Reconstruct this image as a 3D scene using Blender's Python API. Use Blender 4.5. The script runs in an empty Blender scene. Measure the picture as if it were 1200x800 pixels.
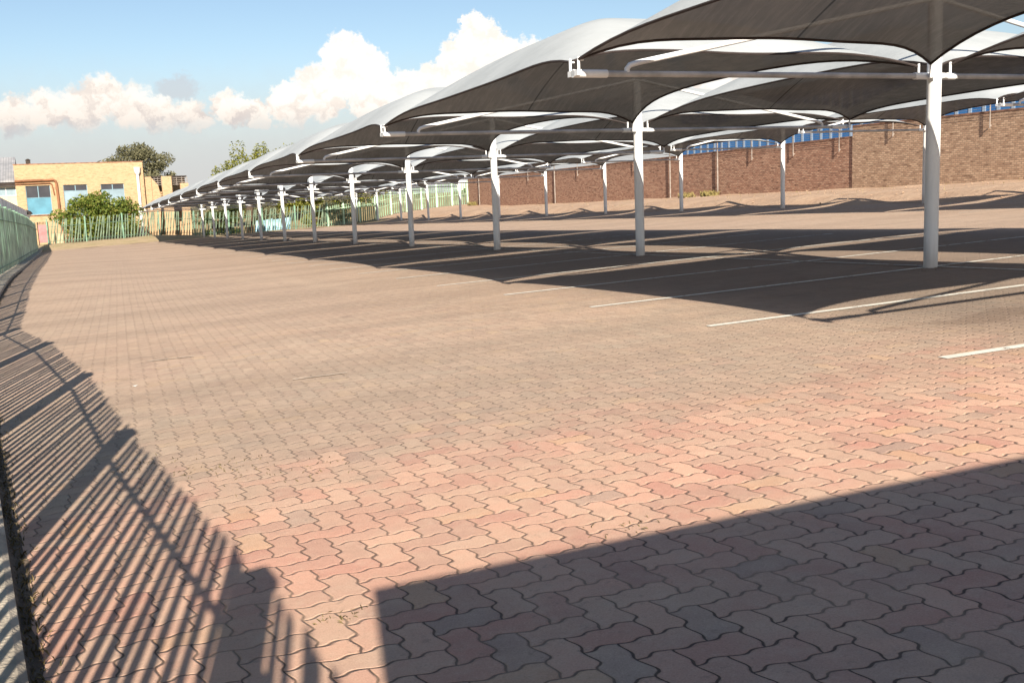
import bpy, bmesh, math, random
from mathutils import Vector, Matrix
R = math.radians
random.seed(7)
scn = bpy.context.scene
col = scn.collection

# ------------------------------------------------------------------ helpers
def sm(a, b, x):
    t = max(0.0, min(1.0, (x - a) / (b - a)))
    return t * t * (3 - 2 * t)

def tag(o, label=None, cat=None, group=None, kind=None):
    if label: o['label'] = label
    if cat: o['category'] = cat
    if group: o['group'] = group
    if kind: o['kind'] = kind
    return o

def empty(name, loc=(0, 0, 0), rz=0.0):
    o = bpy.data.objects.new(name, None)
    o.empty_display_size = .3
    o.location = loc
    o.rotation_euler = (0, 0, rz)
    col.objects.link(o)
    return o

def copy_tree(o, parent=None):
    c = o.copy()
    col.objects.link(c)
    if parent is not None: c.parent = parent
    for ch in list(o.children):
        copy_tree(ch, c)
    return c

class MB:
    def __init__(s):
        s.v = []; s.f = []; s.m = []
    def add(s, vs, fs, mi=0):
        n = len(s.v)
        s.v += [tuple(v) for v in vs]
        s.f += [tuple(n + i for i in f) for f in fs]
        s.m += [mi] * len(fs)
    def box(s, x0, x1, y0, y1, z0, z1, mi=0):
        s.add([(x0,y0,z0),(x1,y0,z0),(x1,y1,z0),(x0,y1,z0),(x0,y0,z1),(x1,y0,z1),(x1,y1,z1),(x0,y1,z1)],
              [(0,3,2,1),(4,5,6,7),(0,1,5,4),(1,2,6,5),(2,3,7,6),(3,0,4,7)], mi)
    def obox(s, c, ax, ay, az, mi=0):
        c, ax, ay, az = Vector(c), Vector(ax), Vector(ay), Vector(az)
        vs = [c + i*ax + j*ay + k*az for k in (-1,1) for i,j in ((-1,-1),(1,-1),(1,1),(-1,1))]
        s.add(vs, [(0,3,2,1),(4,5,6,7),(0,1,5,4),(1,2,6,5),(2,3,7,6),(3,0,4,7)], mi)
    def tube(s, pts, rad, n=10, cap=True, mi=0):
        pts = [Vector(p) for p in pts]
        if not isinstance(rad, (list, tuple)): rad = [rad] * len(pts)
        base = len(s.v); up = None; vs = []
        for i, p in enumerate(pts):
            d = (pts[min(i+1, len(pts)-1)] - pts[max(i-1, 0)]).normalized()
            if up is None:
                up = Vector((0,0,1)) if abs(d.z) < .9 else Vector((1,0,0))
            a = d.cross(up).normalized(); b = a.cross(d).normalized(); up = b
            for k in range(n):
                t = 2*math.pi*k/n
                vs.append(p + rad[i]*(math.cos(t)*a + math.sin(t)*b))
        fs = []
        for i in range(len(pts)-1):
            for k in range(n):
                k2 = (k+1) % n
                fs.append((i*n+k, i*n+k2, (i+1)*n+k2, (i+1)*n+k))
        if cap:
            fs.append(tuple(range(n-1, -1, -1)))
            fs.append(tuple((len(pts)-1)*n + k for k in range(n)))
        s.add(vs, fs, mi)
    def build(s, name, mats, parent=None, smooth=False, loc=None):
        me = bpy.data.meshes.new(name)
        me.from_pydata(s.v, [], s.f)
        if not isinstance(mats, (list, tuple)): mats = [mats]
        for m in mats: me.materials.append(m)
        if len(mats) > 1:
            me.polygons.foreach_set('material_index', s.m)
        if smooth:
            me.polygons.foreach_set('use_smooth', [True]*len(me.polygons))
            try: me.set_sharp_from_angle(angle=R(40))
            except Exception: pass
        me.update()
        o = bpy.data.objects.new(name, me)
        col.objects.link(o)
        if parent is not None: o.parent = parent
        if loc is not None: o.location = loc
        return o

# ------------------------------------------------------------------ node helpers
class N:
    def __init__(s, tree): s.t = tree
    def new(s, typ, **kw):
        n = s.t.nodes.new(typ)
        for k, v in kw.items(): setattr(n, k, v)
        return n
    def put(s, sock, v):
        if isinstance(v, bpy.types.NodeSocket): s.t.links.new(v, sock)
        elif v is not None: sock.default_value = v
    def m(s, op, a, b=None, c=None, clamp=False):
        n = s.new('ShaderNodeMath', operation=op, use_clamp=clamp)
        s.put(n.inputs[0], a); s.put(n.inputs[1], b)
        if c is not None: s.put(n.inputs[2], c)
        return n.outputs[0]
    def mix(s, f, a, b, blend='MIX'):
        n = s.new('ShaderNodeMix', data_type='RGBA', blend_type=blend)
        s.put(n.inputs[0], f)
        s.put(n.inputs[6], (*a, 1) if isinstance(a, tuple) and len(a) == 3 else a)
        s.put(n.inputs[7], (*b, 1) if isinstance(b, tuple) and len(b) == 3 else b)
        return n.outputs[2]
    def fmix(s, f, a, b):
        n = s.new('ShaderNodeMix', data_type='FLOAT')
        s.put(n.inputs[0], f); s.put(n.inputs[2], a); s.put(n.inputs[3], b)
        return n.outputs[0]
    def noise(s, vec, scale, detail=3, rough=.55, dim='3D', out=0, dist=0.0):
        n = s.new('ShaderNodeTexNoise', noise_dimensions=dim)
        if vec is not None: s.put(n.inputs['Vector'], vec)
        n.inputs['Scale'].default_value = scale
        n.inputs['Detail'].default_value = detail
        n.inputs['Roughness'].default_value = rough
        n.inputs['Distortion'].default_value = dist
        return n.outputs[out]
    def ss(s, a, b, x):
        n = s.new('ShaderNodeMapRange', interpolation_type='SMOOTHSTEP')
        s.put(n.inputs[0], x); s.put(n.inputs[1], a); s.put(n.inputs[2], b)
        return n.outputs[0]
    def lin(s, a, b, x, c=0.0, d=1.0):
        n = s.new('ShaderNodeMapRange')
        s.put(n.inputs[0], x); s.put(n.inputs[1], a); s.put(n.inputs[2], b)
        s.put(n.inputs[3], c); s.put(n.inputs[4], d)
        return n.outputs[0]
    def ramp(s, f, stops):
        n = s.new('ShaderNodeValToRGB')
        el = n.color_ramp.elements
        while len(el) < len(stops): el.new(.5)
        for e, (p, c) in zip(el, stops):
            e.position = p; e.color = (*c, 1)
        s.put(n.inputs[0], f)
        return n.outputs[0]
    def xyz(s, vec):
        n = s.new('ShaderNodeSeparateXYZ'); s.put(n.inputs[0], vec)
        return n.outputs[0], n.outputs[1], n.outputs[2]
    def vec(s, x, y, z=0.0):
        n = s.new('ShaderNodeCombineXYZ')
        s.put(n.inputs[0], x); s.put(n.inputs[1], y); s.put(n.inputs[2], z)
        return n.outputs[0]
    def scale(s, v, k):
        n = s.new('ShaderNodeVectorMath', operation='MULTIPLY')
        s.put(n.inputs[0], v); n.inputs[1].default_value = k
        return n.outputs[0]
    def bump(s, h, dist, strength=1.0, nrm=None):
        n = s.new('ShaderNodeBump')
        n.inputs['Strength'].default_value = strength
        n.inputs['Distance'].default_value = dist
        s.put(n.inputs['Height'], h)
        if nrm is not None: s.put(n.inputs['Normal'], nrm)
        return n.outputs[0]

def material(name):
    m = bpy.data.materials.new(name)
    m.use_nodes = True
    n = N(m.node_tree)
    b = m.node_tree.nodes['Principled BSDF']
    b.inputs['Specular IOR Level'].default_value = .3
    return m, n, b

def obj_co(n):
    return n.new('ShaderNodeTexCoord').outputs['Object']

def simple(name, c, rough=.6, var=.12, scale=3.0, bump=0.0, bscale=40, spec=.3, metal=0.0):
    m, n, b = material(name)
    co = obj_co(n)
    f = n.noise(co, scale, 5, .6)
    lo = tuple(x*(1-var*1.6) for x in c); hi = tuple(min(1, x*(1+var)) for x in c)
    n.put(b.inputs['Base Color'], n.mix(n.ss(.3, .7, f), lo, hi))
    b.inputs['Roughness'].default_value = rough
    b.inputs['Specular IOR Level'].default_value = spec
    b.inputs['Metallic'].default_value = metal
    if bump:
        n.put(b.inputs['Normal'], n.bump(n.noise(co, bscale, 4), bump))
    return m

# ------------------------------------------------------------------ ground shape (z = 0 under the camera)
GA, GB = 0.03469, -0.022091
def g(x, y):
    z = GA*x + GB*y
    z += .15*(1-sm(-1, 3.5, x))*sm(18, 30, y)*(1-sm(62, 90, y))
    z += .5*sm(90.5, 96, y)*(1-sm(6, 13, x))
    z += .75*sm(22, 36, x)*sm(80, 96, y)
    z += sm(26.0, 28.6, x)*(.40+.2*(y-39)/50.0)*(1-sm(80, 94, y)*.5)
    return z

# ------------------------------------------------------------------ materials
def paver_material():
    m, n, b = material('interlocking_pavers')
    co = obj_co(n)
    x, y, z = n.xyz(co)
    a = R(-2.0); w = .119
    u0 = n.m('DIVIDE', n.m('ADD', n.m('MULTIPLY', x, math.cos(a)), n.m('MULTIPLY', y, math.sin(a))), w)
    v0 = n.m('DIVIDE', n.m('ADD', n.m('MULTIPLY', x, -math.sin(a)), n.m('MULTIPLY', y, math.cos(a))), w)
    s_ = n.m('ADD', u0, v0)
    # wavy sides of the paver, plus a little laying irregularity
    irr = n.noise(n.vec(u0, v0), .55, 2, .5, '2D', 1)
    ix, iy, iz = n.xyz(irr)
    w1 = n.m('MULTIPLY', n.m('SINE', n.m('MULTIPLY', s_, math.pi)), .055)
    w2 = n.m('MULTIPLY', n.m('SINE', n.m('MULTIPLY_ADD', s_, 2*math.pi, 0.6)), .07)
    w3 = n.m('MULTIPLY', n.m('SINE', n.m('MULTIPLY_ADD', s_, 2*math.pi, 2.2)), .075)
    u = n.m('ADD', n.m('ADD', n.m('ADD', u0, w1), w3), n.m('MULTIPLY', n.m('SUBTRACT', ix, .5), .20))
    v = n.m('ADD', n.m('ADD', n.m('SUBTRACT', v0, w1), w2), n.m('MULTIPLY', n.m('SUBTRACT', iy, .5), .20))
    i = n.m('FLOOR', u); j = n.m('FLOOR', v)
    fu = n.m('SUBTRACT', u, i); fv = n.m('SUBTRACT', v, j)
    k = n.m('FLOORED_MODULO', n.m('ADD', i, j), 4.0)
    ver = n.m('GREATER_THAN', k, 1.5)
    k1 = n.m('COMPARE', k, 1.0, .25); k3 = n.m('COMPARE', k, 3.0, .25)
    s = n.fmix(ver, n.m('ADD', fu, k1), n.m('ADD', fv, k3))
    t = n.fmix(ver, fv, fu)
    dist = n.m('MINIMUM', n.m('MINIMUM', s, n.m('SUBTRACT', 2.0, s)), n.m('MINIMUM', t, n.m('SUBTRACT', 1.0, t)))
    idv = n.vec(n.m('SUBTRACT', i, k1), n.m('SUBTRACT', j, k3), n.m('MULTIPLY', ver, 7.3))
    wn = n.new('ShaderNodeTexWhiteNoise', noise_dimensions='3D'); n.put(wn.inputs['Vector'], idv)
    rv, rc = wn.outputs['Value'], wn.outputs['Color']
    r1, r2, r3 = n.xyz(rc)
    # joint
    jn = n.noise(co, 38, 3, .6)
    jw = n.m('ADD', .010, n.m('MULTIPLY', jn, .042))
    ds = n.m('MINIMUM', s, n.m('SUBTRACT', 2.0, s)); dt = n.m('MINIMUM', t, n.m('SUBTRACT', 1.0, t))
    dU = n.fmix(ver, ds, dt); dV = n.fmix(ver, dt, ds)
    jU = n.m('SUBTRACT', 1.0, n.ss(n.m('MULTIPLY', jw, .55), n.m('MULTIPLY', jw, 1.35), dU))
    jV = n.m('SUBTRACT', 1.0, n.ss(n.m('MULTIPLY', jw, .55), n.m('MULTIPLY', jw, 1.35), dV))
    # cross joints painted fainter in sunlight, full strength inside the gatehouse shadow
    lit_joint_fade = n.lin(2.9, 3.9, n.m('ADD', y, n.m('MULTIPLY', x, .06)), 1.0, .58)
    joint = n.m('MAXIMUM', jU, n.m('MULTIPLY', jV, lit_joint_fade))
    # where the red pigment survives, and where dust greys it
    big = n.noise(co, .16, 4, .6)
    mid = n.noise(co, .75, 4, .6)
    redf = n.m('ADD', n.m('MULTIPLY', n.ss(.38, .62, mid), .45), n.m('MULTIPLY', n.ss(.35, .65, big), .3))
    near = n.m('SUBTRACT', 1.0, n.ss(3.6, 7.6, n.m('ADD', y, n.m('MULTIPLY', n.m('SUBTRACT', mid, .5), 7.0))))
    redf = n.m('ADD', n.m('MULTIPLY', redf, .45), n.m('MULTIPLY', near, .70))
    redf = n.m('ADD', redf, n.m('MULTIPLY', n.m('SUBTRACT', r1, .5), n.lin(3.0, 9.0, y, .70, .22)), None, True)
    grey = n.mix(r2, (.38, .28, .215), (.52, .40, .30))
    red = n.mix(r3, (.56, .285, .215), (.70, .42, .30))
    c = n.mix(redf, grey, red)
    # odd yellow and odd dark pavers
    c = n.mix(n.m('MULTIPLY', n.m('GREATER_THAN', rv, .95), .35), c, (.60, .43, .23))
    c = n.mix(n.m('MULTIPLY', n.m('LESS_THAN', rv, .05), n.lin(3.0, 8.0, y, .42, .12)), c, (.30, .235, .205))
    # dust blown into soft patches, and a worn grey stretch of lane
    pt = n.noise(co, 1.7, 5, .6)
    c = n.mix(n.m('MULTIPLY', n.ss(.42, .66, pt), .50), c, (.62, .42, .295))
    gw = n.m('MULTIPLY', n.ss(4.6, 6.2, n.m('ADD', y, n.m('MULTIPLY', n.m('SUBTRACT', pt, .5), 4.5))), n.m('SUBTRACT', 1.0, n.ss(7.5, 12.0, y)))
    c = n.mix(n.m('MULTIPLY', gw, .50), c, (.35, .285, .22))
    # far zone: dusty tan
    far = n.ss(5.5, 17.0, n.m('ADD', y, n.m('MULTIPLY', n.m('SUBTRACT', big, .5), 9.0)))
    c = n.mix(n.m('MULTIPLY', far, .75), c, (.435, .325, .245))
    # tyre-polished streaks running across the lane, dirt, damp patches
    st = n.noise(n.scale(co, (.06, .55, .1)), 1.0, 5, .62)
    c = n.mix(n.m('MULTIPLY', n.m('MULTIPLY', n.ss(.42, .64, st), .50), n.lin(3.0, 8.0, y, .35, 1.0)), c, (.30, .22, .165))
    st2 = n.noise(n.scale(co, (.55, .07, .1)), 1.0, 4, .6)
    c = n.mix(n.m('MULTIPLY', n.ss(.52, .70, st2), .18), c, (.60, .46, .345))
    dn = n.noise(co, 2.6, 6, .68)
    c = n.mix(n.m('MULTIPLY', n.m('MULTIPLY', n.ss(.52, .72, dn), .42), n.lin(3.0, 8.0, y, .5, 1.0)), c, (.25, .195, .155))
    dn2 = n.noise(co, 9.0, 5, .7)
    c = n.mix(n.m('MULTIPLY', n.ss(.42, .72, dn2), .28), c, (.62, .47, .35))
    sp = n.noise(co, 17, 3, .75)
    c = n.mix(n.m('MULTIPLY', n.m('MULTIPLY', n.ss(.60, .72, sp), .45), n.lin(3.0, 7.0, y, .6, 1.0)), c, (.17, .13, .105))
    sp2 = n.noise(co, 5.5, 6, .75)
    c = n.mix(n.m('MULTIPLY', n.m('MULTIPLY', n.ss(.56, .70, sp2), .35), n.lin(3.0, 7.0, y, .45, 1.0)), c, (.30, .245, .20))
    # damp / oil patches beside the first bays
    ox = n.m('DIVIDE', n.m('SUBTRACT', x, 7.55), 1.5); oy = n.m('DIVIDE', n.m('SUBTRACT', y, 6.45), .33)
    od = n.m('SQRT', n.m('ADD', n.m('MULTIPLY', ox, ox), n.m('MULTIPLY', oy, oy)))
    om = n.m('SUBTRACT', 1.0, n.ss(.35, 1.0, n.m('ADD', od, n.m('MULTIPLY', n.m('SUBTRACT', dn, .5), 3.2))))
    c = n.mix(n.m('MULTIPLY', om, .5), c, (.21, .13, .085))
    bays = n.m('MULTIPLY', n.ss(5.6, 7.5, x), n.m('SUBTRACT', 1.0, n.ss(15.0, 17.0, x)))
    c = n.mix(n.m('MULTIPLY', bays, .52), c, (.125, .105, .09))  # shade under the sails, painted darker into the bay pavers
    # fine grain of the concrete
    gr = n.noise(co, 150, 5, .8)
    c = n.mix(n.m('MULTIPLY', n.ss(.46, .74, gr), .55), c, n.mix(.5, c, (.05, .04, .038)))
    c = n.mix(n.m('MULTIPLY', n.ss(.52, .70, n.m('SUBTRACT', 1.0, gr)), .45), c, n.mix(.5, c, (.80, .62, .50)))
    # joints: dark grit, in places filled with pale dust
    jc = n.mix(n.ss(.42, .66, n.noise(co, 1.6, 4, .65)), (.07, .05, .04), (.30, .21, .15))
    jf = n.m('MULTIPLY', joint, n.m('MULTIPLY', n.lin(2.6, 8.5, y, .90, .14), n.lin(8.0, 18.0, y, 1.0, .35)))  # joints fade from shaded foreground to sunlit lane, then with distance
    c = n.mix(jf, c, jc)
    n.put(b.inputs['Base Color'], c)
    n.put(b.inputs['Roughness'], n.lin(0, 1, gr, .78, .95))
    b.inputs['Specular IOR Level'].default_value = .22
    h = n.m('ADD', n.ss(0.0, n.m('MULTIPLY', jw, 2.6), dist), n.m('MULTIPLY', r2, .16))
    tilt = n.m('MULTIPLY', n.m('SUBTRACT', r3, .5), n.m('MULTIPLY', n.m('SUBTRACT', s, 1.0), .5))
    h = n.m('ADD', h, tilt)
    h = n.m('ADD', h, n.m('MULTIPLY', gr, .40))
    h = n.m('ADD', h, n.m('MULTIPLY', dn2, .22))
    n.put(b.inputs['Normal'], n.bump(h, .007, .8))
    return m

def soil_material(name, c1, c2, c3):
    m, n, b = material(name)
    co = obj_co(n)
    f = n.noise(co, .8, 6, .65); f2 = n.noise(co, 7, 5, .7)
    c = n.mix(n.ss(.35, .65, f), c1, c2)
    c = n.mix(n.m('MULTIPLY', n.ss(.5, .75, f2), .6), c, c3)
    n.put(b.inputs['Base Color'], c)
    b.inputs['Roughness'].default_value = .95
    n.put(b.inputs['Normal'], n.bump(n.m('ADD', f, n.m('MULTIPLY', f2, .4)), .12))
    return m

def brick_material(name, c1, c2, c3, mortar, bw=.23, bh=.085, ms=.012):
    m, n, b = material(name)
    co = obj_co(n)
    x, y, z = n.xyz(co)
    p = n.vec(n.m('ADD', y, x), z)
    t = n.new('ShaderNodeTexBrick')
    n.put(t.inputs['Vector'], p)
    t.inputs['Color1'].default_value = (0, 0, 0, 1); t.inputs['Color2'].default_value = (1, 1, 1, 1)
    t.inputs['Scale'].default_value = 1.0
    t.inputs['Mortar Size'].default_value = ms
    t.inputs['Brick Width'].default_value = bw
    t.inputs['Row Height'].default_value = bh
    t.inputs['Mortar'].default_value = (.5, .5, .5, 1)
    rr = n.new('ShaderNodeSeparateColor'); n.put(rr.inputs[0], t.outputs[0])
    c = n.ramp(rr.outputs[0], [(0, c1), (.35, c2), (.7, c3), (1, c2)])
    f = n.noise(co, .9, 5, .65)
    c = n.mix(n.m('MULTIPLY', n.ss(.4, .7, f), .30), c, c1)
    f3 = n.noise(n.vec(n.m('MULTIPLY', n.m('ADD', y, x), 2.3), n.m('MULTIPLY', z, 7.0)), 1.0, 3, .7)
    c = n.mix(n.m('MULTIPLY', n.ss(.5, .68, f3), .5), c, tuple(q*.45 for q in c1))
    c = n.mix(n.m('MULTIPLY', n.ss(.36, .46, n.m('SUBTRACT', 1.0, f3)), .25), c, tuple(min(1, q*1.35) for q in c3))
    c = n.mix(t.outputs['Fac'], c, mortar)
    n.put(b.inputs['Base Color'], c)
    b.inputs['Roughness'].default_value = .9
    n.put(b.inputs['Normal'], n.bump(n.m('SUBTRACT', 1.0, t.outputs['Fac']), .012))
    return m

def cloth_material():
    m, n, b = material('shade_cloth')
    co = obj_co(n)
    geo = n.new('ShaderNodeNewGeometry')
    x, y, z = n.xyz(co)
    f = n.noise(co, 1.1, 5, .6); f2 = n.noise(n.scale(co, (14, 2, 1)), 1.0, 4, .7)
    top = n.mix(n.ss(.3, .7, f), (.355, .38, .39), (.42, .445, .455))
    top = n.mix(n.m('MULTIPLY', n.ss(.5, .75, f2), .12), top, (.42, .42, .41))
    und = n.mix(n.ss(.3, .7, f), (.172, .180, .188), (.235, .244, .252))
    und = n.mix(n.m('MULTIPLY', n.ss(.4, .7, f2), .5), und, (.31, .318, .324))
    # stitched seams across the panels
    sx = n.m('ABSOLUTE', n.m('SUBTRACT', x, .12))
    seam = n.m('SUBTRACT', 1.0, n.ss(.012, .022, sx))
    und = n.mix(n.m('MULTIPLY', seam, .75), und, (.018, .017, .016))
    top = n.mix(n.m('MULTIPLY', seam, .25), top, (.4, .4, .4))
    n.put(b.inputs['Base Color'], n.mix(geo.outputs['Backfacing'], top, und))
    b.inputs['Roughness'].default_value = .75
    b.inputs['Specular IOR Level'].default_value = .15
    weave = n.noise(co, 160, 2, .6)
    n.put(b.inputs['Normal'], n.bump(n.m('ADD', n.m('MULTIPLY', weave, .3), f2), .02, .5))
    tr = n.new('ShaderNodeBsdfTransparent')
    tr.inputs[0].default_value = (.95, .95, .95, 1)
    mx = n.new('ShaderNodeMixShader')
    n.put(mx.inputs[0], n.lin(.3, .7, weave, .012, .036))
    m.node_tree.links.new(b.outputs[0], mx.inputs[1]); m.node_tree.links.new(tr.outputs[0], mx.inputs[2])
    out = m.node_tree.nodes['Material Output']
    m.node_tree.links.new(mx.outputs[0], out.inputs[0])
    return m

def leaf_material(name, c1, c2, c3):
    m, n, b = material(name)
    geo = n.new('ShaderNodeNewGeometry')
    rnd = geo.outputs['Random Per Island']
    c = n.ramp(rnd, [(0, c1), (.5, c2), (1, c3)])
    n.put(b.inputs['Base Color'], c)
    b.inputs['Roughness'].default_value = .6
    tl = n.new('ShaderNodeBsdfTranslucent'); n.put(tl.inputs[0], c)
    mx = n.new('ShaderNodeMixShader'); mx.inputs[0].default_value = .3
    m.node_tree.links.new(b.outputs[0], mx.inputs[1]); m.node_tree.links.new(tl.outputs[0], mx.inputs[2])
    m.node_tree.links.new(mx.outputs[0], m.node_tree.nodes['Material Output'].inputs[0])
    return m

def line_paint():
    m, n, b = material('worn_white_paint')
    co = obj_co(n)
    f = n.noise(co, 6, 5, .7)
    f2 = n.noise(co, 60, 3, .7)
    n.put(b.inputs['Base Color'], n.mix(n.ss(.3, .7, f), (.62, .60, .53), (.80, .78, .71)))
    b.inputs['Roughness'].default_value = .8
    tr = n.new('ShaderNodeBsdfTransparent')
    mx = n.new('ShaderNodeMixShader')
    x, y, z = n.xyz(co)
    wear = n.m('ADD', f, n.m('MULTIPLY', f2, .35))
    wear = n.m('ADD', wear, n.lin(6.0, 16.0, x, 0.0, .10))
    n.put(mx.inputs[0], n.ss(.73, .87, wear))
    m.node_tree.links.new(b.outputs[0], mx.inputs[1]); m.node_tree.links.new(tr.outputs[0], mx.inputs[2])
    m.node_tree.links.new(mx.outputs[0], m.node_tree.nodes['Material Output'].inputs[0])
    return m

def paint_material():
    m, n, b = material('white_powder_coat')
    co = obj_co(n)
    x, y, z = n.xyz(co)
    f = n.noise(n.scale(co, (6, 6, 1.2)), 1.0, 5, .65)
    c = n.mix(n.ss(.35, .7, f), (.72, .735, .74), (.80, .81, .81))
    dirt = n.m('MULTIPLY', n.m('SUBTRACT', 1.0, n.ss(.0, .45, n.m('ADD', z, n.m('MULTIPLY', n.m('SUBTRACT', f, .5), .4)))), .55)
    c = n.mix(dirt, c, (.42, .34, .27))
    n.put(b.inputs['Base Color'], c)
    b.inputs['Roughness'].default_value = .42
    b.inputs['Specular IOR Level'].default_value = .4
    return m

def stripes_material():
    m, n, b = material('blue_corrugated_cladding')
    co = obj_co(n)
    x, y, z = n.xyz(co)
    ph = n.m('FRACT', n.m('MULTIPLY', n.m('ADD', y, x), 1.25))
    w = n.m('MULTIPLY', n.ss(.62, .70, ph), n.m('SUBTRACT', 1.0, n.ss(.90, .98, ph)))
    f = n.noise(co, .5, 4, .6)
    blue = n.mix(n.ss(.3, .7, f), (.04, .18, .46), (.055, .23, .53))
    n.put(b.inputs['Base Color'], n.mix(n.m('MULTIPLY', w, .85), blue, (.50, .58, .66)))
    b.inputs['Roughness'].default_value = .5
    n.put(b.inputs['Normal'], n.bump(w, .03))
    return m

def roof_sheet():
    m, n, b = material('grey_roof_sheeting')
    co = obj_co(n)
    x, y, z = n.xyz(co)
    w = n.m('SINE', n.m('MULTIPLY', x, 28.0))
    f = n.noise(co, 1.2, 4, .6)
    c = n.mix(n.ss(.3, .7, f), (.23, .235, .25), (.36, .36, .37))
    c = n.mix(n.lin(-1, 1, w, 0, .4), c, (.13, .13, .14))
    n.put(b.inputs['Base Color'], c)
    b.inputs['Roughness'].default_value = .55
    return m

def glass_mat():
    m, n, b = material('dark_window_glass')
    co = obj_co(n)
    n.put(b.inputs['Base Color'], n.mix(n.noise(co, 1.2, 3), (.02, .022, .03), (.075, .075, .085)))
    b.inputs['Roughness'].default_value = .12
    b.inputs['Specular IOR Level'].default_value = .5
    return m

M = {}
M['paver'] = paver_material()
M['sand'] = soil_material('sandy_soil', (.40, .27, .185), (.47, .335, .235), (.32, .215, .145))
M['dry'] = soil_material('dry_grass_soil', (.24, .19, .09), (.34, .26, .14), (.13, .14, .05))
M['verge'] = soil_material('grassy_verge', (.42, .31, .20), (.34, .27, .15), (.17, .18, .07))
M['dirt'] = soil_material('dark_kerb_dirt', (.10, .075, .055), (.16, .12, .085), (.26, .20, .14))
M['kerb'] = simple('kerb_concrete', (.46, .40, .32), .9, .25, 2.5, .01, 50)
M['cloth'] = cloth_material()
M['hem'] = simple('dark_hem_webbing', (.045, .035, .033), .8, .15, 4)
M['paint'] = paint_material()
M['line'] = line_paint()
M['oldpaint'] = simple('faded_old_paint', (.54, .44, .345), .9, .2, 9)
M['bar'] = simple('shaded_white_tube', (.47, .47, .475), .5, .18, 2.5)  # white crossbar paint, darkened for its shade under the sails
M['fence'] = simple('green_palisade_paint', (.16, .28, .20), .55, .30, 1.3)
M['fence_far'] = simple('mid_green_paint', (.15, .205, .14), .6, .28, 1.5)
M['fence_mid'] = simple('pale_green_paint', (.19, .28, .185), .6, .28, 1.5)
M['fence_pale'] = simple('faded_green_paint', (.53, .71, .53), .6, .28, 1.5)
M['brick_l'] = brick_material('red_brown_brick', (.17, .078, .052), (.35, .17, .11), (.50, .31, .215), (.27, .175, .125))
M['brick_r'] = brick_material('tan_brown_brick', (.22, .125, .08), (.40, .25, .165), (.57, .40, .275), (.33, .235, .165))
M['brick_o'] = brick_material('orange_face_brick', (.41, .262, .135), (.46, .30, .162), (.52, .36, .21), (.41, .30, .20), .24, .085, .010)
M['coping'] = simple('brick_coping', (.26, .14, .09), .9, .3, 3)
M['steel'] = simple('galvanised_steel', (.30, .26, .23), .5, .2, 4)
M['blue'] = stripes_material()
M['roof'] = roof_sheet()
M['glass'] = glass_mat()
M['panel_blue'] = simple('sky_blue_panel', (.085, .235, .32), .5, .12, 1)
M['panel_pale'] = simple('pale_blue_panel', (.22, .30, .35), .5, .12, 1)
M['wframe'] = simple('pale_blue_frame', (.20, .32, .38), .5, .1, 2)
M['cream'] = simple('cream_plaster', (.62, .52, .36), .9, .12, 1)
M['brownpipe'] = simple('brown_painted_pipe', (.24, .105, .05), .6, .2, 2)
M['white'] = simple('white_enamel', (.74, .73, .70), .5, .1, 2)
M['palewall'] = simple('whitewashed_wall', (.80, .78, .75), .9, .15, .8)
M['dark'] = simple('dark_opening', (.045, .035, .03), .9, .2, 2)
M['pink'] = simple('faded_red_paint', (.55, .19, .19), .7, .15, 1.5)
M['beige'] = simple('beige_block', (.55, .40, .25), .9, .15, 1.5)
M['tarp'] = simple('light_blue_sheet', (.30, .50, .60), .6, .2, 1.2)
M['plaster'] = simple('gatehouse_plaster', (.76, .70, .62), .9, .15, 1)
M['bark'] = simple('bark', (.12, .085, .055), .95, .35, 5, .03, 20)
M['leaf_olive'] = leaf_material('olive_leaves', (.10, .10, .055), (.16, .155, .085), (.24, .225, .13))
M['leaf_yellow'] = leaf_material('yellow_green_leaves', (.12, .14, .022), (.20, .21, .035), (.27, .26, .06))
M['leaf_bright'] = leaf_material('bright_green_leaves', (.065, .11, .018), (.14, .19, .03), (.25, .245, .055))
M['leaf_dark'] = leaf_material('dark_green_leaves', (.035, .055, .018), (.065, .09, .027), (.11, .12, .04))
M['straw'] = leaf_material('straw_blades', (.20, .16, .06), (.33, .27, .10), (.42, .36, .16))
M['kerbweed'] = leaf_material('kerb_weed_blades', (.07, .06, .025), (.14, .11, .05), (.30, .24, .11))

# ------------------------------------------------------------------ ground sheets
def sheet(name, xs, ys, zf, mat):
    b = MB(); nx = len(xs)
    b.v = [(x, y, zf(x, y)) for y in ys for x in xs]
    b.f = [(j*nx+i, j*nx+i+1, (j+1)*nx+i+1, (j+1)*nx+i) for j in range(len(ys)-1) for i in range(nx-1)]
    b.m = [0]*len(b.f)
    return b.build(name, mat, None, True)

def frange(a, b, s):
    n = max(1, int(round((b-a)/s)))
    return [a + (b-a)*i/n for i in range(n+1)]

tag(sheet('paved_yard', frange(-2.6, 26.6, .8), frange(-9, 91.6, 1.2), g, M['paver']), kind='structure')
tag(sheet('sand_bank', frange(26.12, 36.6, .3), frange(-6, 97, .6),
          lambda x, y: g(x, y)+.012+(.03*math.sin(x*2.1+y*.7)*math.sin(y*.43)+.03*math.sin(y*1.3+.6*math.sin(y*.37)))*sm(26.2, 27.4, x), M['sand']), kind='structure')
tag(sheet('verge', frange(-3.2, 26.4, .6), frange(90.9, 104.5, .5),
          lambda x, y: g(x, y)+.012+.03*math.sin(x*1.7+y)*math.sin(y*1.3), M['verge']), kind='structure')
def terr(x, y):
    cx = max(-8, min(40, x)); cy = max(-12, min(104, y))
    z = g(cx, cy) - .16
    if x < -8: z -= .0
    d = max(0, y-104)
    return z + .012*min(d, 90)*sm(10, 30, x) + .25*math.sin(x*.05)*math.sin(y*.04)*sm(120, 300, abs(x)+abs(y))
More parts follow.
